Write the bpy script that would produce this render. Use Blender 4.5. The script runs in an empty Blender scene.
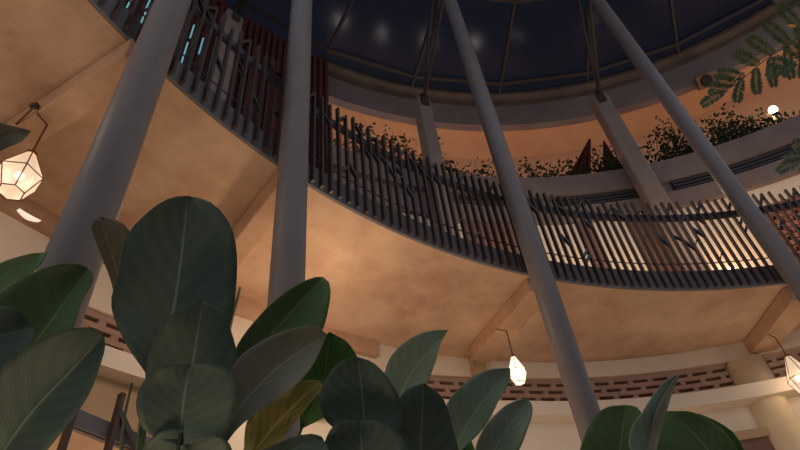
import bpy, bmesh, math, random
from mathutils import Vector, Matrix
C = bpy.context.scene.collection
R = math.radians
ZC = 1.0                                   # eye height of the camera
# ---------------------------------------------------------------- camera
f = 600.0
vz = Vector((322 - 400, 225 + 384, -f)).normalized()
fw = Vector((0, 0, -1)); vy = (fw - vz * fw.dot(vz)).normalized(); vx = vy.cross(vz)
B = Matrix((vx, vy, vz))
cam = bpy.data.cameras.new('camera'); cam.sensor_width = 36; cam.lens = f / 800 * 36
co = bpy.data.objects.new('camera', cam); C.objects.link(co)
co.matrix_world = Matrix.Translation((0, 0, ZC)) @ B.to_4x4()
cam.clip_start = 0.05; cam.clip_end = 200
bpy.context.scene.camera = co
EYE = Vector((0, 0, ZC))
def ray(px, py): return (B @ Vector((px - 400, 225 - py, -f))) / f      # depth 1
def at_d(px, py, d): return EYE + ray(px, py) * d
def at_z(px, py, z): v = ray(px, py); return EYE + v * (z / v.z)         # z above the eye
O = Vector((3.552, -0.704)); O2 = Vector((2.6, 0.4))
def at_r(px, py, r, c=None):
    c = O if c is None else c
    v = ray(px, py); a = v.x**2 + v.y**2; b = -2 * (v.x * c.x + v.y * c.y); k = c.length_squared - r * r
    return EYE + v * ((-b + math.sqrt(b * b - 4 * a * k)) / 2 / a)
def pol(r, th, z, c=None):
    c = O if c is None else c
    return Vector((c.x + r * math.cos(R(th)), c.y + r * math.sin(R(th)), z + ZC))
def theta(p, c=None):
    c = O if c is None else c
    return math.degrees(math.atan2(p.y - c.y, p.x - c.x))
# ---------------------------------------------------------------- materials
def lin(c): return tuple(((x / 255) / 12.92 if x / 255 <= .04045 else ((x / 255 + .055) / 1.055) ** 2.4) for x in c) + (1,)
def mat(name, col, rough=.7, col2=None, scale=3, bump=0, spec=.4, metal=0, stretch=None, detail=6, emis=None, es=0):
    m = bpy.data.materials.new(name); m.use_nodes = True; n = m.node_tree.nodes; l = m.node_tree.links
    p = n['Principled BSDF']; p.inputs['Base Color'].default_value = lin(col); p.inputs['Roughness'].default_value = rough
    p.inputs['Specular IOR Level'].default_value = spec; p.inputs['Metallic'].default_value = metal
    if emis: p.inputs['Emission Color'].default_value = lin(emis); p.inputs['Emission Strength'].default_value = es
    t = n.new('ShaderNodeTexCoord'); mp = n.new('ShaderNodeMapping'); l.new(t.outputs['Object'], mp.inputs['Vector'])
    if stretch: mp.inputs['Scale'].default_value = stretch
    no = n.new('ShaderNodeTexNoise'); no.inputs['Scale'].default_value = scale; no.inputs['Detail'].default_value = detail
    no.inputs['Roughness'].default_value = .65
    l.new(mp.outputs[0], no.inputs['Vector'])
    if col2:
        r = n.new('ShaderNodeValToRGB'); r.color_ramp.elements[0].color = lin(col); r.color_ramp.elements[1].color = lin(col2)
        r.color_ramp.elements[0].position = .35; r.color_ramp.elements[1].position = .68
        l.new(no.outputs[0], r.inputs[0]); l.new(r.outputs[0], p.inputs['Base Color'])
    if bump:
        b = n.new('ShaderNodeBump'); b.inputs['Strength'].default_value = bump; b.inputs['Distance'].default_value = .02
        l.new(no.outputs[0], b.inputs['Height']); l.new(b.outputs[0], p.inputs['Normal'])
    return m
M = {}
M['soffit'] = mat('soffit_concrete', (184, 146, 118), .85, (226, 194, 164), 1.3, .5, detail=12)
M['beam'] = mat('beam_concrete', (172, 134, 106), .85, (204, 168, 136), 2.2, .3)
M['cream'] = mat('cream_plaster', (220, 204, 184), .8, (230, 215, 196), 1.5, .05)
M['band'] = mat('pale_band', (222, 206, 186), .75, (232, 217, 198), 2, .05)
M['tan'] = mat('tan_plaster', (168, 138, 106), .85, (184, 154, 120), 2, .1)
M['block'] = mat('breeze_block', (158, 130, 114), .85, (172, 142, 124), 6, .2)
M['dark'] = mat('dark_recess', (40, 32, 32), .9)
M['fascia'] = mat('fascia_grey', (104, 100, 104), .6, (120, 114, 116), 3, .05)
M['upfascia'] = mat('upper_fascia', (116, 102, 100), .8, (130, 116, 112), 1.6, .08)
M['upwall'] = mat('upper_wall', (208, 156, 118), .85, (220, 170, 130), .9, .08)
M['column'] = mat('column_paint', (114, 106, 108), .45, (122, 114, 114), 3, .03)
M['pier'] = mat('pier_plaster', (124, 110, 106), .8, (138, 124, 118), 2, .08)
M['post'] = mat('rail_post', (54, 38, 34), .5, (66, 46, 40), 9, .05)
M['steel'] = mat('dark_steel', (62, 58, 64), .4, metal=.3)
M['rail'] = mat('handrail_steel', (96, 98, 110), .35, metal=.4)
M['red'] = mat('red_louvre', (92, 46, 44), .7, (72, 36, 36), 30, .3, stretch=(1, 1, .03))
M['brown'] = mat('brown_panel', (110, 82, 72), .7, (128, 96, 82), 5, .1)
M['ring'] = mat('roof_ring_timber', (108, 90, 78), .8, (82, 72, 66), 2.5, .15)
M['cream2'] = mat('cream_column_paint', (214, 194, 160), .7, (226, 206, 172), 2, .05)
M['rib'] = mat('roof_rib_steel', (62, 56, 56), .6)
M['slot'] = mat('slot_dark', (54, 54, 64), .6)
M['frame'] = mat('lantern_metal', (120, 78, 52), .4, metal=.5)
M['brick'] = mat('red_brick', (124, 78, 68), .85, (144, 94, 80), 6, .1)
M['floor'] = mat('floor_paving', (96, 86, 76), .8, (116, 104, 92), 3, .1)
M['stem'] = mat('leaf_stalk', (52, 70, 42), .5, (66, 84, 48), 8)
M['drystem'] = mat('pale_stalk', (176, 158, 104), .6, (150, 132, 84), 12)
M['twig'] = mat('twig', (48, 40, 34), .8)
M['shrub'] = mat('shrub_leaf', (38, 42, 30), .7, (56, 62, 40), 12, spec=.2)
M['fern'] = mat('frond_green', (56, 74, 52), .6, (76, 100, 66), 12, spec=.25)
M['flower'] = mat('orange_petal', (220, 140, 30), .6)
M['drape'] = mat('red_drape', (96, 40, 38), .9, (80, 32, 32), 20)
M['speaker'] = mat('speaker_shell', (120, 88, 74), .6)
M['black'] = mat('black_cone', (18, 18, 20), .5)
M['cyan'] = mat('cyan_glow', (120, 190, 200), .5, emis=(110, 170, 180), es=.55)
M['bulb'] = mat('bulb_glow', (255, 240, 210), .5, emis=(255, 226, 180), es=9)
M['pane'] = mat('lantern_glass', (250, 244, 232), .35, emis=(255, 228, 190), es=.75)
def glass():
    m = bpy.data.materials.new('roof_glass'); m.use_nodes = True; n = m.node_tree.nodes; l = m.node_tree.links
    n.remove(n['Principled BSDF']); o = n['Material Output']
    t = n.new('ShaderNodeBsdfTransparent'); t.inputs[0].default_value = (.125, .13, .165, 1)
    g = n.new('ShaderNodeBsdfGlossy'); g.inputs['Roughness'].default_value = .16; g.inputs[0].default_value = (.45, .45, .5, 1)
    fr = n.new('ShaderNodeFresnel'); fr.inputs[0].default_value = 1.4
    mx = n.new('ShaderNodeMixShader'); l.new(fr.outputs[0], mx.inputs[0]); l.new(t.outputs[0], mx.inputs[1]); l.new(g.outputs[0], mx.inputs[2])
    l.new(mx.outputs[0], o.inputs[0]); return m
M['glass'] = glass()
def leafmat(name, base, vein, edge=None, rough=.6, fine=36, amp=.35):
    # u across the blade (0..1, midrib .5), v from base to tip; pinnate veins run out and forward from the midrib
    m = bpy.data.materials.new(name); m.use_nodes = True; n = m.node_tree.nodes; l = m.node_tree.links
    p = n['Principled BSDF']; p.inputs['Roughness'].default_value = rough; p.inputs['Specular IOR Level'].default_value = .3
    uv = n.new('ShaderNodeTexCoord'); s = n.new('ShaderNodeSeparateXYZ'); l.new(uv.outputs['UV'], s.inputs[0])
    def mth(op, a, b=None, c=None):
        k = n.new('ShaderNodeMath'); k.operation = op
        for i, q in enumerate((a, b, c)):
            if q is None: continue
            if isinstance(q, (int, float)): k.inputs[i].default_value = q
            else: l.new(q, k.inputs[i])
        return k.outputs[0]
    au = mth('ABSOLUTE', mth('SUBTRACT', s.outputs[0], .5))
    ph = mth('SUBTRACT', s.outputs[1], mth('MULTIPLY', au, .55))
    st = mth('SINE', mth('MULTIPLY', ph, fine * 6.283))
    st = mth('MULTIPLY', mth('ADD', st, 1), .5)
    st2 = mth('MULTIPLY', mth('ADD', mth('SINE', mth('MULTIPLY', ph, fine * 6.283 * .23)), 1), .5)
    v = mth('ADD', mth('MULTIPLY', st, amp), mth('MULTIPLY', st2, .3))
    no = n.new('ShaderNodeTexNoise'); no.inputs['Scale'].default_value = 6; l.new(uv.outputs['Object'], no.inputs[0])
    v = mth('MULTIPLY', v, mth('ADD', no.outputs[0], .3))
    mx = n.new('ShaderNodeMix'); mx.data_type = 'RGBA'; l.new(v, mx.inputs[0]); mx.inputs[6].default_value = lin(base); mx.inputs[7].default_value = lin(vein)
    mid = mth('LESS_THAN', au, .012)
    m2 = n.new('ShaderNodeMix'); m2.data_type = 'RGBA'; l.new(mth('MULTIPLY', mid, .6), m2.inputs[0]); l.new(mx.outputs[2], m2.inputs[6]); m2.inputs[7].default_value = lin(tuple(min(255, x + 34) for x in vein))
    out = m2.outputs[2]
    if edge:
        e = mth('GREATER_THAN', au, .485)
        m3 = n.new('ShaderNodeMix'); m3.data_type = 'RGBA'; l.new(mth('MULTIPLY', e, .7), m3.inputs[0]); l.new(out, m3.inputs[6]); m3.inputs[7].default_value = lin(edge); out = m3.outputs[2]
    l.new(out, p.inputs['Base Color'])
    b = n.new('ShaderNodeBump'); b.inputs['Strength'].default_value = .07; b.inputs['Distance'].default_value = .004
    l.new(st, b.inputs['Height']); l.new(b.outputs[0], p.inputs['Normal'])
    return m
LM = {
 'dk': leafmat('leaf_dark_blue_green', (66, 80, 68), (88, 104, 88)),
 'gn': leafmat('leaf_green', (84, 112, 72), (104, 132, 88), (128, 118, 58)),
 'gy': leafmat('leaf_grey_green', (120, 120, 104), (140, 140, 120)),
 'br': leafmat('leaf_brown_grey', (96, 88, 68), (116, 108, 84)),
 'tl': leafmat('leaf_teal', (118, 138, 120), (144, 162, 140)),
 'yl': leafmat('leaf_yellowed', (92, 92, 48), (136, 128, 78), fine=34, amp=.7),
 'bg': leafmat('leaf_bright_green', (50, 92, 44), (76, 118, 58), (112, 128, 50)),
}
# ---------------------------------------------------------------- object helpers
def link(name, bm, m, parent=None, smooth=False):
    me = bpy.data.meshes.new(name)
    bmesh.ops.recalc_face_normals(bm, faces=bm.faces)
    bm.to_mesh(me); bm.free()
    if smooth:
        for p in me.polygons: p.use_smooth = True
    for k in (m if isinstance(m, (list, tuple)) else [m]): me.materials.append(k)
    o = bpy.data.objects.new(name, me); C.objects.link(o)
    if parent: o.parent = parent; o.matrix_parent_inverse = Matrix.Translation(parent.location).inverted()
    return o
def tag(o, label, cat, group=None, kind=None):
    o['label'] = label; o['category'] = cat
    if group: o['group'] = group
    if kind: o['kind'] = kind
    return o
def empty(name, loc, label, cat, group=None):
    o = bpy.data.objects.new(name, None); o.location = loc; o.empty_display_size = .1; C.objects.link(o)
    return tag(o, label, cat, group)
def struct(o): o['kind'] = 'structure'; return o
def NB(): return bmesh.new()
def ring(bm, th0, th1, prof, c=None, step=2.0, off=None):
    """sweep closed (r,z) profile round centre c; off(th)->(dr,dz)"""
    n = max(2, int(abs(th1 - th0) / step) + 1); rows = []
    for i in range(n + 1):
        th = th0 + (th1 - th0) * i / n; dr, dz = off(th) if off else (0, 0)
        rows.append([bm.verts.new(pol(r + dr, th, z + dz, c)) for r, z in prof])
    k = len(prof)
    for i in range(n):
        for j in range(k):
            bm.faces.new((rows[i][j], rows[i][(j + 1) % k], rows[i + 1][(j + 1) % k], rows[i + 1][j]))
    bm.faces.new(rows[0]); bm.faces.new(rows[-1][::-1])
def rect(r0, r1, z0, z1): return [(r0, z0), (r1, z0), (r1, z1), (r0, z1)]
def box8(bm, pts):
    v = [bm.verts.new(p) for p in pts]
    for q in ((0, 1, 2, 3), (7, 6, 5, 4), (0, 4, 5, 1), (1, 5, 6, 2), (2, 6, 7, 3), (3, 7, 4, 0)): bm.faces.new([v[i] for i in q])
def bar(bm, a, b, w, h, up=None):
    """rectangular bar from a to b; w along side, h along up"""
    a = Vector(a); b = Vector(b); t = (b - a).normalized()
    up = Vector(up) if up is not None else (Vector((0, 0, 1)) if abs(t.z) < .9 else Vector((0, 1, 0)))
    s = t.cross(up).normalized(); u = s.cross(t).normalized()
    q = [s * (-w / 2) + u * (-h / 2), s * (w / 2) + u * (-h / 2), s * (w / 2) + u * (h / 2), s * (-w / 2) + u * (h / 2)]
    box8(bm, [a + k for k in q] + [b + k for k in q])
def tube(bm, pts, rad, seg=8, caps=True):
    pts = [Vector(p) for p in pts]; n = len(pts); rr = rad if isinstance(rad, (list, tuple)) else [rad] * n
    rows = []; ref = None
    for i, p in enumerate(pts):
        t = (pts[min(i + 1, n - 1)] - pts[max(i - 1, 0)]).normalized()
        if ref is None: ref = Vector((0, 0, 1)) if abs(t.z) < .9 else Vector((1, 0, 0))
        s = t.cross(ref).normalized(); u = s.cross(t).normalized(); ref = u
        rows.append([bm.verts.new(p + (s * math.cos(2 * math.pi * k / seg) + u * math.sin(2 * math.pi * k / seg)) * rr[i]) for k in range(seg)])
    for i in range(n - 1):
        for k in range(seg): bm.faces.new((rows[i][k], rows[i][(k + 1) % seg], rows[i + 1][(k + 1) % seg], rows[i + 1][k]))
    if caps: bm.faces.new(rows[0]); bm.faces.new(rows[-1][::-1])
def catmull(P, n):
    P = [Vector(p) for p in P]
    if len(P) == 2: return [P[0].lerp(P[1], i / n) for i in range(n + 1)]
    Q = [P[0] * 2 - P[1]] + P + [P[-1] * 2 - P[-2]]; dense = []
    for i in range(1, len(Q) - 2):
        for k in range(16):
            t = k / 16; a, b, c, d = Q[i - 1], Q[i], Q[i + 1], Q[i + 2]
            dense.append(.5 * ((2 * b) + (c - a) * t + (2 * a - 5 * b + 4 * c - d) * t * t + (3 * b - a - 3 * c + d) * t ** 3))
    dense.append(P[-1]); L = [0]
    for i in range(1, len(dense)): L.append(L[-1] + (dense[i] - dense[i - 1]).length)
    out = []; j = 0
    for i in range(n + 1):
        s = L[-1] * i / n
        while j < len(L) - 2 and L[j + 1] < s: j += 1
        k = (s - L[j]) / max(1e-9, L[j + 1] - L[j]); out.append(dense[j].lerp(dense[j + 1], min(1, k)))
    return out

# ================================================================ SETTING
def outr(th):                               # outer wall radius change round O2
    return 0 if th < 138 else min(.35, (th - 138) * .0125)
# ground floor
bm = NB(); bmesh.ops.create_circle(bm, cap_ends=True, segments=64, radius=8.5)
for v in bm.verts: v.co += Vector((O2.x, O2.y, 0))
e = bmesh.ops.extrude_face_region(bm, geom=bm.faces[:]); bmesh.ops.translate(bm, vec=(0, 0, -.1), verts=[v for v in e['geom'] if isinstance(v, bmesh.types.BMVert)])
struct(link('floor', bm, M['floor']))
# walkway slab = ceiling of the ground floor gallery
bm = NB(); ring(bm, 48, 176, rect(5.42, 8.6, 3.2, 3.40), step=1)
struct(link('ceiling', bm, M['soffit']))
bm = NB(); ring(bm, 48, 176, rect(5.395, 5.42, 3.2, 3.42), step=1)
struct(link('trim_1', bm, M['fascia']))     # dark steel fascia along the slab edge
# ground floor outer wall, with breeze-block vent strip that steps down towards the left
def zoff(th):
    P = [(40, 0), (109, 0), (119, -.06), (130, -.2), (143, -.36), (180, -.40)]
    for (a, x), (b, y) in zip(P, P[1:]):
        if th <= b: return x + (y - x) * (th - a) / (b - a)
    return -.40
W0, W1 = 60, 172
bm = NB()
n = 112
def strip(bm, r0, r1, zt, zb, th0=W0, th1=W1, ct=True, cb=True):   # ct/cb: follow the stepping offset
    n = int((th1 - th0)) ; rows = []
    for i in range(n + 1):
        th = th0 + (th1 - th0) * i / n; dr = outr(th); o = zoff(th)
        t = zt + (o if ct else 0); b = zb + (o if cb else 0)
        rows.append([bm.verts.new(pol(r + dr, th, z, O2)) for r, z in rect(r0, r1, b, t)])
    for i in range(n):
        for j in range(4): bm.faces.new((rows[i][j], rows[i][(j + 1) % 4], rows[i + 1][(j + 1) % 4], rows[i + 1][j]))
    bm.faces.new(rows[0]); bm.faces.new(rows[-1][::-1])
strip(bm, 5.33, 5.5, 3.2, 3.0, ct=False)
strip(bm, 5.42, 5.5, 3.0, 2.67)
strip(bm, 5.33, 5.5, 2.53, -ZC, cb=False)
struct(link('wall_ground', bm, M['cream']))
bm = NB(); strip(bm, 5.16, 5.5, 2.67, 2.53); struct(link('trim_2', bm, M['band']))
bm = NB(); strip(bm, 5.318, 5.33, 3.012, 3.0); struct(link('trim_3', bm, M['beam']))
bm = NB(); strip(bm, 5.29, 5.33, 2.53, 1.6, 140, 172, cb=False); struct(link('trim_4', bm, M['tan']))
bm = NB(); strip(bm, 5.28, 5.33, 3.2, 3.03, 124, 172, ct=False, cb=False); struct(link('trim_5', bm, M['beam']))
# vent screens
def vent(th0, th1, label):
    root = empty('vent_screen', pol(5.38, (th0 + th1) / 2, 2.87 + zoff((th0 + th1) / 2), O2), label, 'vent', None)
    bm = NB(); strip(bm, 5.40, 5.42, 3.0, 2.67, th0, th1); link('backing', bm, M['dark'], root)
    bm = NB(); z0, z1 = 2.74, 3.0
    hs = [(z0, z0 + .035), (z0 + .072, z0 + .102), (z0 + .15, z0 + .18), (z1 - .035, z1)]
    hs = [(2.67, z0 + .028), (z0 + .062, z0 + .106), (z0 + .140, z0 + .184), (z0 + .218, z1)]
    for a, b in hs: strip(bm, 5.34, 5.398, b, a, th0, th1)
    for k in range(3):
        za, zb = hs[k][1], hs[k + 1][0]; th = th0 + (k % 2) * 1.1 - .6
        while th < th1 - .7:
            t1 = min(th1, th + .55)
            if t1 > th0 + .1: ring(bm, max(th0, th), t1, rect(5.343, 5.397, za, zb), O2, 1, off=lambda q: (outr(q), zoff(q)))
            th += 2.2
    link('block_lattice', bm, M['block'], root)
    return root
TB = theta(at_r(764, 395, 5.33, O2), O2); TP = theta(at_r(476, 365, 5.33, O2), O2)
vent(62, TB - 2.1, 'breeze-block vent strip right of the big cream column')
vent(TB + 2.1, TP - .8, 'long slotted breeze-block vent strip between the big cream column and the small pilaster')
vent(TP + .8, 133, 'slotted breeze-block vent strip left of the small pilaster')
vent(134, 164, 'slotted breeze-block vent strip low on the wall behind the leaves at far left')
# door recess bottom right
bm = NB(); ring(bm, 83.4, 89.6, rect(5.30, 5.335, -ZC, 2.22), O2, 1); d = struct(link('door_1', bm, M['brown']))
bm = NB(); ring(bm, 83.2, 89.8, rect(5.27, 5.299, 2.20, 2.28), O2, 1); link('door_frame', bm, M['tan'], d)
# columns under the beams
def post_col(th, rr, r, name, label, cat, square=False, zt=3.0):
    p = pol(rr, th, 0, O2); bm = NB()
    root = Vector((p.x, p.y, 0))
    if square:
        bar(bm, (p.x, p.y, 0), (p.x, p.y, ZC + zt), r * 2, r * 2, up=Vector((p.x - O.x, p.y - O.y, 0)))
        o = link(name, bm, M['tan'])
    else:
        tube(bm, [(p.x, p.y, 0), (p.x, p.y, ZC + zt)], r, 40); o = link(name, bm, M['cream2'], smooth=True)
    return tag(o, label, cat)
post_col(TB, 5.40, .20, 'round_column', 'thick round cream column at lower right under a beam end', 'column', zt=2.985)
post_col(TP, 5.34, .075, 'wall_pilaster', 'narrow square tan pilaster under the beam beside the small lantern', 'pilaster', True, zt=3.19)

# second floor outer wall
bm = NB(); ring(bm, 56, 124, rect(8.05, 8.2, 3.40, 6.68)); struct(link('wall_middle', bm, M['cream']))
# planter ring above (fascia with slots)
bm = NB()
ring(bm, 56, 124, rect(7.98, 8.15, 6.66, 7.02)); ring(bm, 56, 124, rect(8.08, 8.15, 7.02, 7.29)); ring(bm, 56, 124, rect(7.98, 8.15, 7.29, 7.78))
ring(bm, 56, 124, rect(8.15, 9.6, 7.15, 7.30))
struct(link('trim_6', bm, M['upfascia']))
bm = NB(); ring(bm, 56, 122.9, rect(8.16, 8.9, 7.305, 7.62)); tag(link('planter_soil', bm, M['twig']), 'dark soil filling the curved upper planter', 'soil', kind='stuff')
PIER = [110.3, 83.4, 137.4]
for k, (a, b, lab) in enumerate(((57, 81.9, 'right of the wide pier'), (85.2, 96.0, 'left of the wide pier'), (98, 108.5, 'right of the narrower pier'))):
    bm = NB()
    for z in (7.06, 7.135, 7.21): ring(bm, a, b, rect(8.0, 8.075, z, z + .04))
    ring(bm, a, b, rect(8.06, 8.079, 7.03, 7.28))
    tag(link('slot_louvre', bm, M['slot']), 'dark louvred slot in the upper concrete fascia, ' + lab, 'louvre')
# upper wall, ceiling and roof ring beam
bm = NB(); ring(bm, 54, 124, rect(9.6, 9.75, 7.15, 10.3)); struct(link('wall_upper', bm, M['upwall']))
bm = NB(); ring(bm, 54, 124, rect(8.78, 9.75, 10.3, 10.4)); struct(link('ceiling_upper', bm, M['upwall']))
bm = NB(); ring(bm, 50, 172, [(8.62, 10.22), (8.78, 10.22), (8.78, 11.1), (8.62, 11.1)]); struct(link('trim_7', bm, M['upfascia']))
bm = NB(); ring(bm, 50, 172, [(8.42, 11.06), (8.7, 10.99), (8.7, 11.2), (8.42, 11.2)]); ring(bm, 50, 172, rect(8.58, 8.615, 10.93, 10.985))
struct(link('trim_8', bm, M['ring']))
# red louvred wall on the left
bm = NB(); ring(bm, 123.4, 172, rect(8.34, 8.5, 3.40, 10.98)); 
struct(link('wall_left', bm, M['red']))
root = empty('louvre_screen', pol(8.3, 130, 3.4), 'tall dark red vertical-slat louvre screen left of the lit orange wall', 'louvre screen')
bm = NB(); th = 123.5
while th < 136.4:
    ring(bm, th, th + .42, rect(8.27, 8.339, 3.42, 10.9), step=1); th += .85
link('slats', bm, M['red'], root)
root = empty('louvre_screen', pol(8.3, 150, 3.4), 'dark louvre screen at top left behind the thickest slender column', 'louvre screen')
bm = NB(); th = 138.6
while th < 168:
    ring(bm, th, th + .5, rect(8.27, 8.339, 3.42, 10.9), step=1); th += 1.15
link('slats', bm, M['red'], root)
ST = [((189, 21), (184, 34)), ((182, 40), (174, 60)), ((194, 27), (190, 36)), ((187, 44), (181, 65)), ((199, 31), (191, 57)), ((131, 0), (127, 6)), ((146, 15), (139, 23)), ((158, 0), (154, 9)), ((152, 14), (145, 29)), ((150, 0), (147, 6)), ((203, 40), (199, 52))]
for a, b in ST:
    p = at_r(*a, 8.25); q = at_r(*b, 8.25); t = theta((p + q) / 2); z0, z1 = sorted((p.z - ZC, q.z - ZC))
    bm = NB(); ring(bm, t - .06, t + .06, rect(8.235, 8.262, z0 - .05, z1 + .05), step=1); link('light_slit', bm, M['cyan'], root)
# piers
PT = []
for (x, y), r, w, zb, ytop, lab in (((425, 120), 7.78, .27, 3.42, 102, 'pale plastered pier rising from the planter behind the creepers, narrower of the two'),
                   ((611, 122), 7.78, .33, 3.42, 97, 'wide pale plastered pier beside the dark red drapes'),
                   ((231, 25), 8.05, .32, 3.42, 14, 'tall pinkish pier among the dark louvre screens at upper left')):
    p = at_r(x, y, r); th = theta(p); z = at_r(x - 4, ytop, r).z; PT.append((th, r, z - ZC)); bm = NB()
    out = Vector((math.cos(R(th)), math.sin(R(th)), 0)); bar(bm, (p.x, p.y, zb + ZC), (p.x, p.y, z), w, .26, up=out)
    o = link('roof_pier', bm, M['pier']); tag(o, lab, 'pier')
    md = o.modifiers.new('b', 'BEVEL'); md.width = .04; md.segments = 3
# ================================================================ ROOF
root = empty('glass_roof', pol(0, 0, 11.2), 'dark glazed flat roof with thin radial ribs over the round atrium', 'glass roof')
rt = [56.7 + 13.4 * k for k in range(9)]
for a, b in zip(rt, rt[1:]):
    for r0, r1 in ((8.5, 8.17), (8.17, 6.32), (6.32, 4.2), (4.2, 2)):
        bm = NB(); v = [pol(r0, a, 11.17), pol(r0, b, 11.17), pol(r1, b, 11.19), pol(r1, a, 11.19)]
        box8(bm, v + [q + Vector((0, 0, .012)) for q in v]); link('pane', bm, M['glass'], root)
for t in rt:
    bm = NB(); bar(bm, pol(8.5, t, 11.12), pol(2, t, 11.14), .05, .07); link('rib', bm, M['rib'], root)
for r, w in ((8.17, .07), (6.32, .06), (4.2, .06)):
    for a, b in zip(rt, rt[1:]):
        bm = NB(); bar(bm, pol(r, a, 11.11), pol(r, b, 11.11), w, .05); link('purlin', bm, M['rib'], root)
for (th, rb, zt), lab in zip(PT, ('above the narrower pale pier', 'above the wide pier beside the drapes', 'above the pinkish pier at upper left')):
    root = empty('roof_strut', pol(rb, th, zt), 'bundle of thin dark roof struts fanning up ' + lab, 'roof strut')
    b0 = pol(rb - .16, th, zt - .1)
    for (r, dt) in ((6.6, -1.1), (6.0, 1.1), (4.8, 0)):
        bm = NB(); e = pol(r, th + dt, 11.04); m = b0.lerp(e, .5) + Vector((0, 0, .14))
        tube(bm, [b0, m, e], .032, 8); link('strut', bm, M['rib'], root, True)
    bm = NB(); bar(bm, pol(rb - .16, th, zt - .3), pol(rb - .16, th, zt + .02), .13, .05, up=Vector((math.cos(R(th)), math.sin(R(th)), 0))); link('bracket', bm, M['rib'], root)
# ================================================================ SLENDER COLUMNS + BEAMS
cols = [(130, 113, 'thickest-looking grey slender column, crossing the upper left corner'),
        (296, 113, 'near-vertical grey slender column left of centre'),
        (487, 113, 'grey slender column leaning right just beside the small lantern'),
        (678, 113, 'grey slender column at right leaning towards the right edge')]
CT = []
for px, py, lab in cols:
    p = at_r(px, py, 5.18); CT.append(theta(p))
    bm = NB(); tube(bm, [(p.x, p.y, 0), (p.x, p.y, 11.08 + ZC)], .092, 40)
    tag(link('slender_column', bm, M['column'], smooth=True), lab, 'column', 'slender columns round the atrium')
def beam(a, b, za, w, h, lab, ext=0):
    """a, b: pixels on the soffit edge line of the beam's left/upper face"""
    p = at_z(*a, 3.2); q = at_z(*b, 3.2); d = (q - p).normalized(); q = q + d * ext
    s = d.cross(Vector((0, 0, 1))).normalized()
    c = (p + q) / 2
    # put body on the far side of the given face
    bm = NB()
    sg = 1 if s.dot(Vector((1, 0, 0))) > 0 else -1
    p0 = p + s * sg * w / 2 + Vector((0, 0, -h / 2 - .001)); q0 = q + s * sg * w / 2 + Vector((0, 0, -h / 2 - .001))
    bar(bm, p0, q0, w, h)
    o = link('concrete_beam', bm, M['beam']); md = o.modifiers.new('b', 'BEVEL'); md.width = .012; md.segments = 2
    return tag(o, lab, 'beam')
beam((132, 37), (22, 111), 0, .16, .18, 'radial concrete beam at upper left from which the large lantern hangs', .6)
beam((280, 166), (235, 225), 0, .16, .18, 'radial concrete beam behind the near-vertical column, over the big leaves', 1.0)
beam((526, 278), (467, 349), 0, .21, .15, 'radial concrete beam ending above the small lantern', -.03)
beam((783, 287), (737, 350), 0, .26, .16, 'radial concrete beam ending on the thick round cream column', .06)
bx = at_z(34, 107, 3.03); root = empty('junction_box', bx, 'tiny dark cable box on the upper-left beam above the large lantern', 'cable box')
bm = NB(); bar(bm, bx + Vector((-.02, 0, .01)), bx + Vector((.02, 0, .01)), .025, .03); link('box', bm, M['steel'], root)
q = at_z(16, 124, 3.03); bm = NB(); tube(bm, [bx, bx.lerp(q, .5) + Vector((0, 0, -.01)), q], .006, 6); link('cable', bm, M['frame'], root)
# ================================================================ RAILING
def railing(r, th0, th1, zb, zt, zh, dth, label, group, c=None, nm='railing'):
    rnd = random.Random(5)
    root = empty('railing', pol(r, (th0 + th1) / 2, zb, c), label, 'railing')
    n = int((th1 - th0) / dth); ths = [th0 + i * dth for i in range(n + 1)]
    out = lambda th: Vector((math.cos(R(th)), math.sin(R(th)), 0))
    tops = []
    for i, th in enumerate(ths):
        top = zt - (0, .05, .02, .10, 0, .03)[i % 6] * rnd.random(); tops.append(top)
        bm = NB(); bar(bm, pol(r, th, zb, c), pol(r, th, top, c), .019, .034, up=out(th)); link('post', bm, M['post'], root)
    for i in range(n):
        for s in range(2):
            if rnd.random() < .36:
                z = zb + .32 + (zt - zb - .5) * rnd.random(); up = rnd.choice((.07, .13, .13, -.12))
                a = pol(r - .004, ths[i], z, c); b = pol(r - .004, ths[i + 1], z + up, c)
                bm = NB(); bar(bm, a, b, .022 if rnd.random() < .6 else .012, .03, up=out(ths[i])); link('brace', bm, M['steel'], root)
    for i in range(1, n, 4):
        bm = NB(); bar(bm, pol(r - .002, ths[i], tops[i] - .02, c), pol(r - .002, ths[i + 1], tops[i + 1] - .17, c), .024, .034, up=out(ths[i])); link('brace', bm, M['post'], root)
    bm = NB(); ring(bm, th0 - .4, th1 + .4, rect(r + .026, r + .062, zh - .035, zh + .035), c, 1); link('handrail', bm, M['rail'], root)
    bm = NB(); ring(bm, th0 - .4, th1 + .4, rect(r + .026, r + .034, zb + .30, zb + .308), c, 1); link('lower_rail', bm, M['rail'], root)
    return root
railing(5.366, 72, 158.4, 3.205, 4.33, 4.14, .885, 'long curved railing of dark brown branching metal bars round the atrium edge', None)
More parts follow.
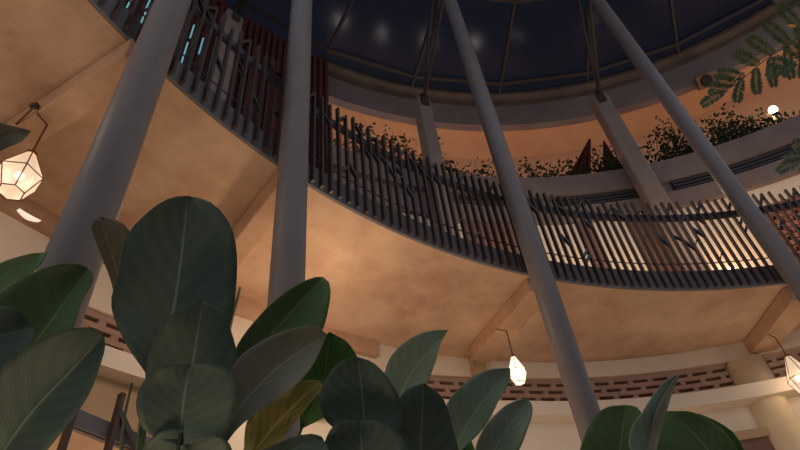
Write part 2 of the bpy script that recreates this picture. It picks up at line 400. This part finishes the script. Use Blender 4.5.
# lower left landing with its own rail
bm = NB(); ring(bm, 141, 172, rect(4.72, 5.3, 1.43, 1.51), O2, 1); struct(link('trim_9', bm, M['fascia']))
bm = NB(); ring(bm, 141, 172, rect(4.74, 5.3, 1.41, 1.425), O2, 1); struct(link('ceiling_lower', bm, M['soffit']))
root = empty('railing', pol(4.69, 150, 1.36, O2), 'short dark brown railing on the low landing behind the leaves at lower left', 'railing')
for i, (px, zt) in enumerate(((143.6, 1.62), (146.2, 1.62), (149.4, 1.80), (151.3, 1.62), (154, 1.62))):
    bm = NB(); d = Vector((math.cos(R(px)), math.sin(R(px)), 0)); bar(bm, pol(4.685, px, 1.2, O2), pol(4.685, px, zt + .03, O2), .024, .036, up=d); link('post', bm, M['post'], root)
bm = NB(); bar(bm, pol(4.68, 148.6, 1.33, O2), pol(4.68, 151.3, 1.55, O2), .03, .03); link('brace', bm, M['steel'], root)
# ================================================================ SECOND FLOOR INFILL SEEN THROUGH THE RAILING
def panel(x0, x1, yt, yb, r, m, name, th=.03, depth=.04):
    a = at_r(x0, (yt + yb) / 2, r); b = at_r(x1, (yt + yb) / 2, r); t0, t1 = sorted((theta(a), theta(b)))
    zt = at_r((x0 + x1) / 2, yt, r).z - ZC; zb = at_r((x0 + x1) / 2, yb, r).z - ZC
    bm = NB(); ring(bm, t0, t1, rect(r - depth, r, zb, zt), step=1); return link(name, bm, m)
tag(panel(646, 690, 213, 300, 8.045, M['brown'], 'timber_panel'), 'brown timber door panel behind the railing, between two bright wall stretches', 'panel')
tag(panel(588, 600, 205, 300, 8.045, M['brown'], 'timber_panel'), 'narrow brown panel on the middle floor wall, left of the bright wall', 'panel')
tag(panel(470, 520, 205, 300, 8.045, M['brown'], 'timber_panel'), 'wide brown panel on the middle floor wall behind the leaning column by the lantern', 'panel')
root = empty('brick_screen', at_r(785, 230, 7.9), 'open red brick lattice screen behind the railing at the right edge', 'brick screen')
t0, t1 = theta(at_r(838, 225, 8.0)), theta(at_r(766, 225, 8.0)); zz = 4.75; bm = NB(); row = 0
while zz < 6.2:
    t = t0 + (row % 2) * .55
    while t < t1 - .4: ring(bm, t, t + .75, rect(7.92, 8.04, zz, zz + .07), step=1); t += 1.12
    ring(bm, t0, t1, rect(7.96, 8.0, zz + .07, zz + .105), step=2); zz += .105; row += 1
link('bricks', bm, M['brick'], root)
# ================================================================ CREEPING SHRUBS IN THE PLANTER
def shrub(px, w, h, lab, seed, r=8.28, n=190, zb=7.62):
    rnd = random.Random(seed); base = at_r(px, 150, r); th = theta(base)
    root = empty('creeper_shrub', pol(r, th, zb), lab, 'shrub', 'creeping shrubs along the upper planter')
    c = pol(r, th, zb); tw = NB(); lf = NB(); out = Vector((math.cos(R(th)), math.sin(R(th)), 0)); tan = Vector((-out.y, out.x, 0))
    for k in range(11):
        x = (k / 10 - .5) * w + rnd.uniform(-.08, .08); hh = (h + .45) * (.45 + .55 * rnd.random()) * (1 - .5 * abs(x) / w)
        p = [c + tan * x * .8 + out * rnd.uniform(-.03, .3)]; lean = rnd.uniform(-.3, .3)
        for j in range(1, 6): p.append(p[0] + tan * lean * hh * (j / 5) ** 1.4 + out * rnd.uniform(-.06, .06) + Vector((0, 0, hh * j / 5)))
        tube(tw, p, [.012, .01, .008, .007, .005, .004], 5)
        for j in range(n // 11):
            q = rnd.random() ** .7 * 5; i = min(4, int(q)); b = p[i].lerp(p[i + 1], q - i) + Vector((rnd.gauss(0, .11), rnd.gauss(0, .08), rnd.gauss(0, .09)))
            d = Vector((rnd.uniform(-1, 1), rnd.uniform(-1, 1), rnd.uniform(-.7, .7))).normalized(); s = d.cross(Vector((rnd.random(), rnd.random(), rnd.random()))).normalized()
            L = rnd.uniform(.03, .062); v = [lf.verts.new(b), lf.verts.new(b + d * L + s * L * .45), lf.verts.new(b + d * 2 * L), lf.verts.new(b + d * L - s * L * .45)]
            lf.faces.new(v)
    link('stems', tw, M['twig'], root); link('foliage', lf, M['shrub'], root)
for i, (px, w, h, lab) in enumerate(((366, 1.0, 1.5, 'thin shrub behind the railing tops just right of the red louvres'), (398, 1.1, 1.35, 'dark shrub left of the narrower pale pier'),
        (430, .8, 1.1, 'low creeper at the foot of the narrower pale pier'), (468, 1.1, .9, 'low creeper right of the narrower pale pier'), (522, 1.2, .85, 'creeper right of the leaning column by the lantern'),
        (556, 1.1, .8, 'creeper just left of the red drapes'), (584, .8, .95, 'wispy creeper hanging over the left red drape'), (612, .7, .95, 'creeper in front of the right red drape'),
        (655, 1.0, 1.2, 'bushy creeper right of the wide pier'), (684, .8, .75, 'creeper behind the rightmost slender column'), (716, 1.1, 1.1, 'dense creeper below the fern frond tip'), (752, 1.0, .9, 'creeper left of the planter lamp'), (792, 1.0, .8, 'creeper at the right edge beyond the planter lamp'))):
    shrub(px, w, h, lab, 100 + i, n=620 if px > 640 else 420)
# red drapes
def drape(pts, lab, r):
    bm = NB(); P = [at_r(*q, r) for q in pts]; out = Vector((P[0].x - O.x, P[0].y - O.y, 0)).normalized()
    n = 10; top, l, rr = P; l = top + (l - top) * 1.6; rr = top + (rr - top) * 1.6; rows = []
    for j in range(n + 1):
        b = l.lerp(rr, j / n); off = out * (.04 * math.sin(j * 2.6)); rows.append((bm.verts.new(top + out * .001 * j + (b - top) * .02), bm.verts.new(top.lerp(b, .5) + off), bm.verts.new(b + off)))
    for a, b in zip(rows, rows[1:]):
        for k in range(2): bm.faces.new((a[k], a[k + 1], b[k + 1], b[k]))
    o = link('drape', bm, M['drape']); md = o.modifiers.new('s', 'SOLIDIFY'); md.thickness = .02; return tag(o, lab, 'drape')
drape(((590, 138), (568, 176), (590, 176)), 'dark red pointed drape, left one of the pair above the planter', 8.8)
drape(((603, 140), (603, 172), (623, 170)), 'dark red pointed drape, right one of the pair beside the wide pier', 8.8)
# speaker / camera box on the upper wall
p = at_z(708, 80, 10.1); c = Vector(p); out = (Vector((c.x - O.x, c.y - O.y, 0))).normalized(); tan = Vector((-out.y, out.x, 0))
root = empty('wall_speaker', c, 'small boxed speaker with a round black cone high on the orange wall', 'speaker')
nrm = (out * -.6 + Vector((0, 0, -.8))).normalized(); bm = NB(); bar(bm, c, c - nrm * .16, .40, .28, up=tan.cross(nrm)); link('housing', bm, M['speaker'], root)
bm = NB(); tube(bm, [c + nrm * .001 - tan * -.03, c + nrm * .03 - tan * -.03], [.12, .1], 24); link('cone', bm, M['black'], root)
bm = NB(); tube(bm, [c - tan * .15 + nrm * .001, c - tan * .15 + nrm * .02], .03, 16); link('tweeter', bm, M['black'], root)
# ================================================================ LIGHTS
def lamp(loc, e, col=(1, .72, .45), rad=.06, name='lamp'):
    d = bpy.data.lights.new(name, 'POINT'); d.energy = e; d.color = col; d.shadow_soft_size = rad
    o = bpy.data.objects.new(name, d); o.location = loc; C.objects.link(o); return o
WARM = (1, .73, .50)
def lantern(hook_px, zh, topy, boty, rad, label, armpx, bulb, e, glassy=False):
    h = at_z(*hook_px, zh); x, y = h.x, h.y
    def zat(py):                                # height on the vertical through the hook that shows at image row py
        lo, hi = 0, 6.0
        for _ in range(40):
            m = (lo + hi) / 2; v = B.transposed() @ (Vector((x, y, m)) - EYE); row = 225 - v.y / -v.z * f
            if row > py: lo = m
            else: hi = m
        return m
    zt, zb = zat(topy), zat(boty); H = zt - zb
    root = empty('geometric_lantern', (x, y, zb), label, 'lantern', 'geometric glass lanterns hung from the beams')
    n = 6
    lv = [(.24, zt), (1.0, zb + H * .40), (.55, zb)]
    def P(k, i, off=0): r, z = lv[k]; a = 2 * math.pi * (i + off) / n + .3; return Vector((x + rad * r * math.cos(a), y + rad * r * math.sin(a), z))
    def P2(k, i):
        r, z = lv[k]; return P(k, i)
    # panes: upper long kites, lower trapezoids, bottom hexagon
    for i in range(n):
        bm = NB(); bm.faces.new([bm.verts.new(q) for q in (P(0, i), P(0, i + 1), P(1, i + 1), P(1, i))]); link('pane', bm, M['pane2' if glassy else 'pane'], root)
        bm = NB(); bm.faces.new([bm.verts.new(q) for q in (P(1, i), P(1, i + 1), P(2, i + 1), P(2, i))]); link('pane', bm, M['pane2' if glassy else 'pane'], root)
    bm = NB(); bm.faces.new([bm.verts.new(P(2, i)) for i in range(n)]); link('pane', bm, M['pane2' if glassy else 'pane'], root)
    bm = NB(); w = max(.0026, rad * .03)
    for i in range(n):
        for a, b in ((P(0, i), P(0, i + 1)), (P(1, i), P(1, i + 1)), (P(2, i), P(2, i + 1)), (P(0, i), P(1, i)), (P(1, i), P(2, i))): tube(bm, [a, b], w, 6)
    link('frame', bm, M['frame'], root)
    bm = NB(); tube(bm, [(x, y, zt - .004), (x, y, zt + .012)], rad * .27, 12); link('cap', bm, M['frame'], root)
    arm = at_z(*armpx, 3.0)
    bm = NB(); tube(bm, [(x, y, zt), (x, y, zh + ZC), (arm.x, arm.y, 3.0 + ZC)], .006, 8); link('cord', bm, M['frame'], root)
    bm = NB(); bmesh.ops.create_uvsphere(bm, u_segments=16, v_segments=10, radius=rad * bulb, matrix=Matrix.Translation((x, y, zb + H * .42))); link('bulb', bm, M['bulb'], root, True)
    l = lamp((x, y, zb + H * .45), e, WARM, rad * .6); l.name = 'lantern_light'
    return (x, y, zb)
def panemat(es):
    m = bpy.data.materials.new('lantern_frosted_glass'); m.use_nodes = True; n = m.node_tree.nodes; l = m.node_tree.links
    p = n['Principled BSDF']; p.inputs['Base Color'].default_value = lin((96, 84, 72)); p.inputs['Roughness'].default_value = .3
    p.inputs['Emission Color'].default_value = lin((255, 226, 192)); p.inputs['Emission Strength'].default_value = es
    t = n.new('ShaderNodeBsdfTransparent'); mx = n.new('ShaderNodeMixShader'); mx.inputs[0].default_value = .86
    l.new(t.outputs[0], mx.inputs[1]); l.new(p.outputs[0], mx.inputs[2]); l.new(mx.outputs[0], n['Material Output'].inputs[0]); return m
M['pane'] = panemat(.56)
M['pane2'] = panemat(1.5)
lantern((47, 125), 2.97, 155, 192, .113, 'large glowing faceted glass lantern at far left under the upper-left beam', (37, 113), .2, 14)
lantern((506.5, 331), 2.97, 357, 383, .083, 'small bright faceted lantern at lower centre beside the leaning column', (496, 329), .42, 20, True)
lantern((775.5, 338), 2.97, 357, 393, .12, 'faceted lantern cut by the right edge, in front of the thick cream column', (768, 334), .35, 20)
# unseen fill lights added to brighten the gallery soffit
for th, z in ((170, 2.4), (75, 2.4), (60, 2.4), (135, 2.4)): lamp(pol(5.95, th, z), 15, WARM, .08, 'gallery_fill')
# planter and middle floor lamps
def globe(px, py, r, lab, rad, e, dz=0):
    p = at_r(px, py, r); root = empty('spot_lamp', p, lab, 'lamp')
    bm = NB(); bmesh.ops.create_uvsphere(bm, u_segments=20, v_segments=12, radius=rad, matrix=Matrix.Translation(p)); link('bulb', bm, M['bulb'], root, True)
    out = Vector((p.x - O.x, p.y - O.y, 0)).normalized()
    bm = NB(); tube(bm, [p + Vector((0, 0, -rad * .9)) + out * .01, p + Vector((0, 0, -rad * 1.5)) + out * .04], rad * .8, 14); link('socket', bm, M['steel'], root)
    bm = NB(); tube(bm, [p + Vector((0, 0, -rad * 1.5)) + out * .04, p + Vector((0, 0, -rad * 1.5 - .3)) + out * .06], .012, 8); link('stalk', bm, M['steel'], root)
    lamp(p + out * (rad * 2) , e, (1, .62, .36), .05)
globe(773, 110, 8.3, 'bright bare lamp glowing on the upper planter below the fern frond', .075, 14)
globe(732, 270, 7.7, 'small bright lamp glinting low between the railing bars at right', .05, 12)
for th, e in ((60, 26), (76, 26), (89, 28), (96, 30), (104, 30), (112, 30), (119, 32), (123, 20)): lamp(pol(8.95, th, 7.8), e * .36, (1, .80, .66), .1, 'planter_uplight')
for th in (62, 72, 82, 90, 98, 107): lamp(pol(7.15, th, 5.5), 11.5, (1, .66, .40), .1, 'middle_floor_fill')  # added unseen points that brighten the wall behind the railing
for th in (145, 165): lamp(pol(3.6, th, .2, O2), 6, WARM, .1, 'landing_fill')  # unseen fill points added around the low landing
for th in (82, 100, 120, 140, 160): lamp(pol(4.8, th, .5, O2), 8.5, WARM, .15, 'ground_fill')  # low unseen fill, added to lift the ground wall and soffit
# glowing crescent strip on the fascia at far left
p = at_r(13, 212, 5.45, O2); q = at_r(35, 224, 5.45, O2); up = Vector((0, 0, 1))
root = empty('crescent_strip', (p + q) / 2, 'crescent-shaped white glowing strip under the large lantern at far left', 'glowing strip')
bm = NB(); d = (q - p); nn = 12; v1 = []; v2 = []; nrm = Vector((O2.x - p.x, O2.y - p.y, 0)).normalized() * .03
for k in range(nn + 1):
    t = k / nn; c = p + d * t + nrm; v1.append(bm.verts.new(c - up * .028 * math.sin(math.pi * t))); v2.append(bm.verts.new(c + up * -.004 * math.sin(math.pi * t) ))
for k in range(nn): bm.faces.new((v1[k], v1[k + 1], v2[k + 1], v2[k]))
o = link('crescent_face', bm, mat('crescent_glow', (255, 245, 230), .5, emis=(255, 236, 214), es=.6), root); md = o.modifiers.new('s', 'SOLIDIFY'); md.thickness = .03
# world: dim blue dusk
w = bpy.data.worlds.new('dusk'); bpy.context.scene.world = w; w.use_nodes = True
w.node_tree.nodes['Background'].inputs[0].default_value = (.76, .78, .84, 1); w.node_tree.nodes['Background'].inputs[1].default_value = .45
# ================================================================ FOREGROUND LEAVES
def plant(loc, label, leaves, seed):
    rnd = random.Random(seed); base = Vector(loc)
    root = empty('broad_leaf_plant', base, label, 'plant')
    for L in leaves: leaf(root, base, rnd, **L)
    return root
def leaf(root, base, rnd, l, r, mid, d, m, fold=.03, tip=None, curl=.0, ripple=.006, thick=None, stalk=True, label=None, matstalk='stem'):
    """l, r: outline of the two edges from base to tip in pixels, mid: midrib; d=(depth at base, depth at tip)"""
    N = 22; K = 6
    def lift(P, extra):
        pts = catmull([Vector((x, y, 0)) for x, y in P], N); return pts
    Lp, Rp, Mp = (lift(P, 0) for P in (l, r, mid)); bm = NB(); uvl = bm.loops.layers.uv.new('UVMap'); rows = []
    ph = rnd.random() * 6
    for i in range(N + 1):
        t = i / N; dep = d[0] + (d[1] - d[0]) * t + curl * math.sin(math.pi * t); row = []
        for j in range(-K, K + 1):
            s = abs(j) / K; E = Lp[i] if j < 0 else Rp[i]; q = Mp[i].lerp(E, s)
            wd = (E - Mp[i]).length / 600 * dep
            z = dep - fold * (s ** 1.3) * min(1, wd / .08) + ripple * s * math.sin(t * 14 + ph + (2 if j < 0 else 0))
            row.append((bm.verts.new(at_d(q.x, q.y, z)), ((j + K) / (2 * K), t)))
        rows.append(row)
    for a, b in zip(rows, rows[1:]):
        for j in range(2 * K):
            vs = (a[j], a[j + 1], b[j + 1], b[j])
            if len({tuple(round(c, 5) for c in v[0].co) for v in vs}) < 3: continue
            fc = bm.faces.new([v[0] for v in vs])
            for lp, v in zip(fc.loops, vs): lp[uvl].uv = v[1]
    me = bpy.data.meshes.new('leaf'); bm.to_mesh(me); bm.free()
    for p in me.polygons: p.use_smooth = True
    me.materials.append(LM[m]); o = bpy.data.objects.new('leaf', me); C.objects.link(o); o.parent = root; o.matrix_parent_inverse = Matrix.Translation(root.location).inverted()
    md = o.modifiers.new('s', 'SOLIDIFY'); md.thickness = .0016; md.offset = 0
    if label: o['label'] = label
    if stalk:
        b0 = at_d(Mp[0].x, Mp[0].y, d[0]); dirn = (at_d(Mp[2].x, Mp[2].y, d[0]) - b0).normalized(); mids = []
        h = b0.z; foot = base + Vector((rnd.uniform(-.12, .12), rnd.uniform(-.1, .1), 0))
        pts = [b0 + dirn * .03, b0, b0.lerp(foot, .3) - dirn * .05 + Vector((0, 0, .04)), b0.lerp(foot, .65) + Vector((0, 0, .03)), foot]
        bm = NB(); tube(bm, catmull(pts, 16), [.0045 + .006 * k / 16 for k in range(17)], 8); link('stalk', bm, M[matstalk], o, True)
A = dict
# ---- far-left plant
plant((-1.35, 1.15, 0), 'big broad-leaved green plant filling the lower left corner', [
 A(m='br', d=(1.25, 1.35), mid=[(-40, 140), (-5, 138), (31, 131)], l=[(-40, 140), (-15, 122), (5, 124), (31, 131)], r=[(-40, 140), (-15, 156), (8, 147), (22, 141), (31, 131)], stalk=False),
 A(m='gn', d=(1.9, 1.8), mid=[(-30, 300), (10, 272), (48, 252)], l=[(-30, 300), (-8, 268), (25, 255), (48, 252)], r=[(-30, 300), (0, 294), (22, 280), (38, 268), (48, 252)]),
 A(m='gn', d=(1.75, 1.7), mid=[(10, 372), (45, 330), (70, 295), (88, 268)], l=[(10, 372), (-25, 330), (0, 294), (25, 277), (50, 266), (75, 263), (88, 268)], r=[(10, 372), (50, 362), (72, 332), (82, 302), (92, 284), (93, 274), (88, 268)], fold=.05),
 A(m='dk', d=(1.6, 1.58), mid=[(-50, 350), (0, 336), (33, 328)], l=[(-50, 350), (-20, 306), (0, 306), (20, 311), (33, 328)], r=[(-50, 350), (-15, 375), (8, 362), (26, 350), (34, 338), (33, 328)]),
 A(m='dk', d=(1.5, 1.55), mid=[(-10, 470), (30, 415), (70, 372), (104, 336)], l=[(-10, 470), (-35, 410), (5, 362), (35, 341), (68, 329), (92, 328), (104, 336)], r=[(-10, 470), (30, 465), (62, 432), (88, 396), (99, 368), (105, 348), (104, 336)], fold=.06),
], 1)
# ---- centre-left plant
plant((-.75, 1.5, 0), 'dense dark broad-leaved plant left of centre, the tallest of the foreground plants', [
 A(m='br', d=(1.95, 1.9), mid=[(150, 380), (128, 320), (115, 265), (100, 217)], l=[(150, 380), (120, 330), (112, 285), (99, 250), (91, 225), (100, 217)], r=[(150, 380), (146, 320), (142, 270), (130, 232), (114, 219), (100, 217)]),
 A(m='dk', d=(1.72, 1.78), mid=[(152, 382), (172, 316), (181, 260), (188, 196)], l=[(152, 382), (125, 342), (111, 305), (119, 272), (127, 236), (148, 212), (170, 198), (188, 196)], r=[(152, 382), (205, 372), (230, 325), (237, 270), (233, 232), (218, 208), (203, 199), (188, 196)], fold=.05),
 A(m='gn', d=(1.85, 1.8), mid=[(225, 395), (262, 345), (295, 308), (323, 277)], l=[(225, 395), (235, 350), (262, 313), (290, 289), (312, 278), (323, 277)], r=[(225, 395), (290, 375), (320, 335), (329, 305), (330, 285), (323, 277)], fold=.05),
 A(m='dk', d=(1.62, 1.62), mid=[(182, 450), (188, 400), (195, 350), (203, 301)], l=[(182, 450), (150, 400), (146, 365), (158, 334), (178, 309), (203, 301)], r=[(182, 450), (232, 410), (239, 370), (232, 334), (220, 311), (203, 301)]),
 A(m='bg', d=(1.95, 1.9), mid=[(300, 430), (322, 385), (330, 332)], l=[(300, 430), (300, 385), (314, 345), (330, 332)], r=[(300, 430), (345, 405), (362, 375), (350, 345), (330, 332)]),
 A(m='yl', d=(1.8, 1.75), mid=[(240, 470), (280, 420), (321, 381)], l=[(240, 470), (250, 425), (272, 392), (300, 381), (321, 381)], r=[(240, 470), (278, 442), (306, 408), (323, 388), (321, 381)], fold=.07, ripple=.012, label='yellowed half-folded leaf'),
 A(m='yl', d=(1.84, 1.8), mid=[(244, 462), (262, 425), (280, 388)], l=[(244, 462), (246, 425), (262, 396), (280, 388)], r=[(244, 462), (280, 436), (292, 405), (280, 388)], fold=.05, ripple=.015, stalk=False, label='yellowed half-folded leaf'),
 A(m='gy', d=(1.5, 1.6), mid=[(214, 462), (235, 415), (275, 370), (326, 334)], l=[(214, 462), (216, 410), (236, 362), (268, 338), (300, 327), (318, 327), (326, 334)], r=[(214, 462), (240, 426), (282, 396), (308, 372), (322, 346), (326, 334)], fold=.045, label='grey-green leaf seen from below'),
 A(m='dk', d=(1.45, 1.47), mid=[(180, 446), (183, 405), (190, 364)], l=[(180, 446), (148, 434), (136, 408), (143, 382), (165, 366), (190, 364)], r=[(180, 446), (222, 432), (237, 404), (237, 376), (215, 365), (190, 364)]),
 A(m='dk', d=(1.45, 1.46), mid=[(150, 500), (170, 460), (200, 428)], l=[(150, 500), (138, 460), (160, 432), (200, 428)], r=[(150, 500), (225, 480), (230, 445), (200, 428)]),
 A(m='dk', d=(1.45, 1.5), mid=[(245, 500), (285, 455), (322, 437)], l=[(245, 500), (250, 460), (285, 440), (310, 434), (322, 437)], r=[(245, 500), (300, 485), (328, 455), (322, 437)]),
], 2)
def shoot(root, pts, rad, d, m, nm='shoot'):
    bm = NB(); P = [at_d(x, y, d) for x, y in pts]; n = 12; tube(bm, catmull(P, n), [rad * (1 - .5 * k / n) for k in range(n + 1)], 8); return link(nm, bm, M[m], root, True)
pl = [o for o in bpy.data.objects if o.name.startswith('broad_leaf_plant')]
r2 = [o for o in pl if 'tallest' in o['label']][0]
shoot(r2, [(222, 380), (229, 330), (237, 300), (240, 287)], .009, 1.88, 'drystem')
shoot(r2, [(120, 470), (124, 420), (132, 383)], .006, 1.6, 'stem'); shoot(r2, [(136, 475), (138, 440), (142, 410)], .006, 1.62, 'stem')
# ---- centre plant
plant((.0, 1.55, 0), 'broad-leaved plant at lower centre with upright pointed leaves', [
 A(m='dk', d=(1.6, 1.6), mid=[(364, 440), (363, 400), (358, 357)], l=[(364, 440), (330, 425), (319, 402), (326, 378), (340, 362), (358, 357)], r=[(364, 440), (398, 432), (401, 405), (393, 385), (375, 364), (358, 357)]),
 A(m='dk', d=(1.52, 1.54), mid=[(360, 500), (362, 460), (360, 420)], l=[(360, 500), (322, 470), (328, 434), (342, 422), (360, 420)], r=[(360, 500), (410, 475), (402, 438), (380, 422), (360, 420)]),
 A(m='tl', d=(1.95, 1.9), mid=[(392, 420), (410, 375), (448, 330)], l=[(392, 420), (384, 385), (390, 358), (410, 339), (430, 331), (448, 330)], r=[(392, 420), (420, 396), (434, 366), (440, 345), (448, 330)]),
 A(m='tl', d=(1.8, 1.8), mid=[(445, 465), (475, 412), (510, 368)], l=[(445, 465), (444, 412), (465, 383), (488, 370), (510, 368)], r=[(445, 465), (482, 430), (500, 398), (510, 380), (510, 368)], label='pointed grey-green leaf just under the small lantern'),
 A(m='dk', d=(1.65, 1.66), mid=[(420, 500), (421, 440), (424, 383)], l=[(420, 500), (385, 460), (392, 415), (405, 391), (424, 383)], r=[(420, 500), (458, 470), (452, 425), (442, 397), (424, 383)]),
 A(m='tl', d=(1.75, 1.72), mid=[(470, 490), (500, 440), (528, 399)], l=[(470, 490), (478, 440), (500, 410), (518, 400), (528, 399)], r=[(470, 490), (512, 460), (528, 428), (533, 408), (528, 399)]),
 A(m='bg', d=(1.9, 1.88), mid=[(450, 500), (462, 465), (470, 436)], l=[(450, 500), (448, 460), (470, 436)], r=[(450, 500), (478, 470), (470, 436)], stalk=False),
], 3)
plant((.75, 1.6, 0), 'broad-leaved plant at lower right with one narrow folded upright leaf', [
 A(m='gn', d=(1.8, 1.8), mid=[(612, 500), (620, 450), (626, 405)], l=[(612, 500), (580, 465), (589, 425), (605, 408), (626, 405)], r=[(612, 500), (650, 470), (645, 425), (638, 408), (626, 405)]),
 A(m='bg', d=(1.88, 1.86), mid=[(650, 500), (690, 450), (700, 414)], l=[(650, 500), (668, 440), (685, 415), (700, 414)], r=[(650, 500), (752, 490), (740, 442), (722, 424), (700, 414)]),
 A(m='gn', d=(1.8, 1.8), mid=[(735, 485), (700, 440), (670, 411)], l=[(735, 485), (680, 480), (655, 445), (658, 415), (670, 411)], r=[(735, 485), (742, 462), (725, 432), (695, 413), (670, 411)]),
 A(m='tl', d=(1.66, 1.7), mid=[(640, 480), (655, 425), (679, 373)], l=[(640, 480), (629, 438), (645, 408), (661, 385), (679, 373)], r=[(640, 480), (657, 445), (661, 415), (669, 392), (679, 373)], fold=.04, label='narrow folded grey-blue leaf'),
 A(m='gy', d=(1.64, 1.685), mid=[(648, 480), (660, 422), (680, 373)], l=[(648, 480), (653, 422), (667, 390), (680, 373)], r=[(648, 480), (663, 425), (672, 394), (680, 373)], fold=.03, stalk=False, label='pale underside of the folded leaf'),
], 4)
# ================================================================ FERN-LIKE FRONDS AT UPPER RIGHT
def frond(pts, d, pinnae, label, rad=.018, droop=None):
    g = at_r(pts[0][0], pts[0][1], 8.25); d = ((B.transposed() @ (g - EYE)).z * -1, d[1])
    n = 40; P2 = catmull([Vector((x, y, 0)) for x, y in pts], n); P3 = [at_d(p.x, p.y, d[0] + (d[1] - d[0]) * i / n) for i, p in enumerate(P2)]
    root = empty('palm_frond', P3[0], label, 'frond')
    bm = NB(); tube(bm, P3, [rad * (1 - .75 * i / n) for i in range(n + 1)], 8); link('rachis', bm, M['fern'], root, True)
    rnd = random.Random(7)
    for (t, dx, dy) in pinnae:
        i = t * n; k = min(n - 1, int(i)); a2 = P2[k].lerp(P2[k + 1], i - k); dep = d[0] + (d[1] - d[0]) * t
        a = P3[k].lerp(P3[k + 1], i - k); b = at_d(a2.x + dx, a2.y + dy, dep - .15); L = (b - a).length; ax = (b - a).normalized()
        vd = (a - EYE).normalized(); s = ax.cross(vd).normalized(); up = s.cross(ax)
        bm = NB(); m = a.lerp(b, .5) + up * .02 + Vector((0, 0, .04 * L)); Q = catmull([a, m, b], 12); tube(bm, Q, [.006 - .0003 * q for q in range(13)], 5)
        for q in range(26):
            tt = q / 26; i2 = tt * 12; c = Q[int(i2)].lerp(Q[min(12, int(i2) + 1)], i2 % 1)
            for sg in (-1, 1):
                ln = .125 * math.sin(math.pi * (.15 + .8 * tt)) ** .6 * (1 if dy < 0 else .8) + .01; dd = (ax * .8 + s * sg * .9 + up * rnd.uniform(-.35, .35)).normalized(); wv = dd.cross(up).normalized() * .014
                vs = [bm.verts.new(c), bm.verts.new(c + dd * ln * .5 + wv), bm.verts.new(c + dd * ln), bm.verts.new(c + dd * ln * .5 - wv)]; bm.faces.new(vs)
        link('leaflet', bm, M['fern'], root)
    return root
pin = []
for t, dx, dy in ((.97, -18, -1), (.93, -20, -3), (.88, -26, -4), (.80, -24, -12), (.72, -26, -16), (.64, -26, -22), (.56, -26, -28), (.48, -26, -32), (.40, -24, -36), (.32, -22, -38), (.24, -20, -38)): pin.append((t, dx, dy))
for t, dx, dy in ((.99, -22, 14), (.90, -4, 22), (.82, 2, 26), (.74, 4, 30), (.66, 6, 32), (.58, 6, 36), (.50, 6, 38), (.42, 6, 40), (.34, 6, 42)): pin.append((t, dx, dy))
frond([(868, 102), (858, 40), (835, 18), (808, 30), (790, 44), (765, 60), (745, 77), (722, 93)], (9.2, 8.0), pin, 'feathery green frond arching across the orange wall at upper right')
pin2 = [(.95, -18, 8), (.88, -14, 14), (.8, -6, 24), (.72, 2, 30), (.64, 4, 32), (.92, -16, -4), (.84, -14, -14), (.76, -16, -20), (.68, -14, -24), (.6, -12, -26)]
frond([(872, 101), (872, 40), (850, 22), (820, 45), (795, 62), (778, 74)], (9.1, 7.8), pin2, 'second feathery green frond at the right edge above the planter lamp')
frond([(878, 99), (874, 88), (850, 110), (822, 140), (806, 158)], (9.0, 7.6), [(1, -28, 14), (.95, -26, 6), (.9, -20, -6), (.93, -6, 22), (.82, -24, 2), (.86, 0, 26)], 'small frond tips drooping over the slotted fascia at the right edge')
p = at_d(792, 25, 8.0); root = [q for q in bpy.data.objects if q.name.startswith('palm_frond') and 'second' in q['label']][0]
bm = NB()
for k in range(5):
    a = 2 * math.pi * k / 5; dd = Vector((math.cos(a), .3, math.sin(a))); s = Vector((-math.sin(a), 0, math.cos(a))) * .018
    bm.faces.new([bm.verts.new(q) for q in (p, p + dd * .03 + s, p + dd * .06, p + dd * .03 - s)])
o = link('flower', bm, M['flower'], root); o['label'] = 'small orange blossom'; md = o.modifiers.new('s', 'SOLIDIFY'); md.thickness = .004
sc = bpy.context.scene; sc.view_settings.view_transform = 'Standard'; sc.view_settings.look = 'None'; sc.view_settings.exposure = 0.2; sc.view_settings.gamma = 1; sc.view_settings.use_curve_mapping = False
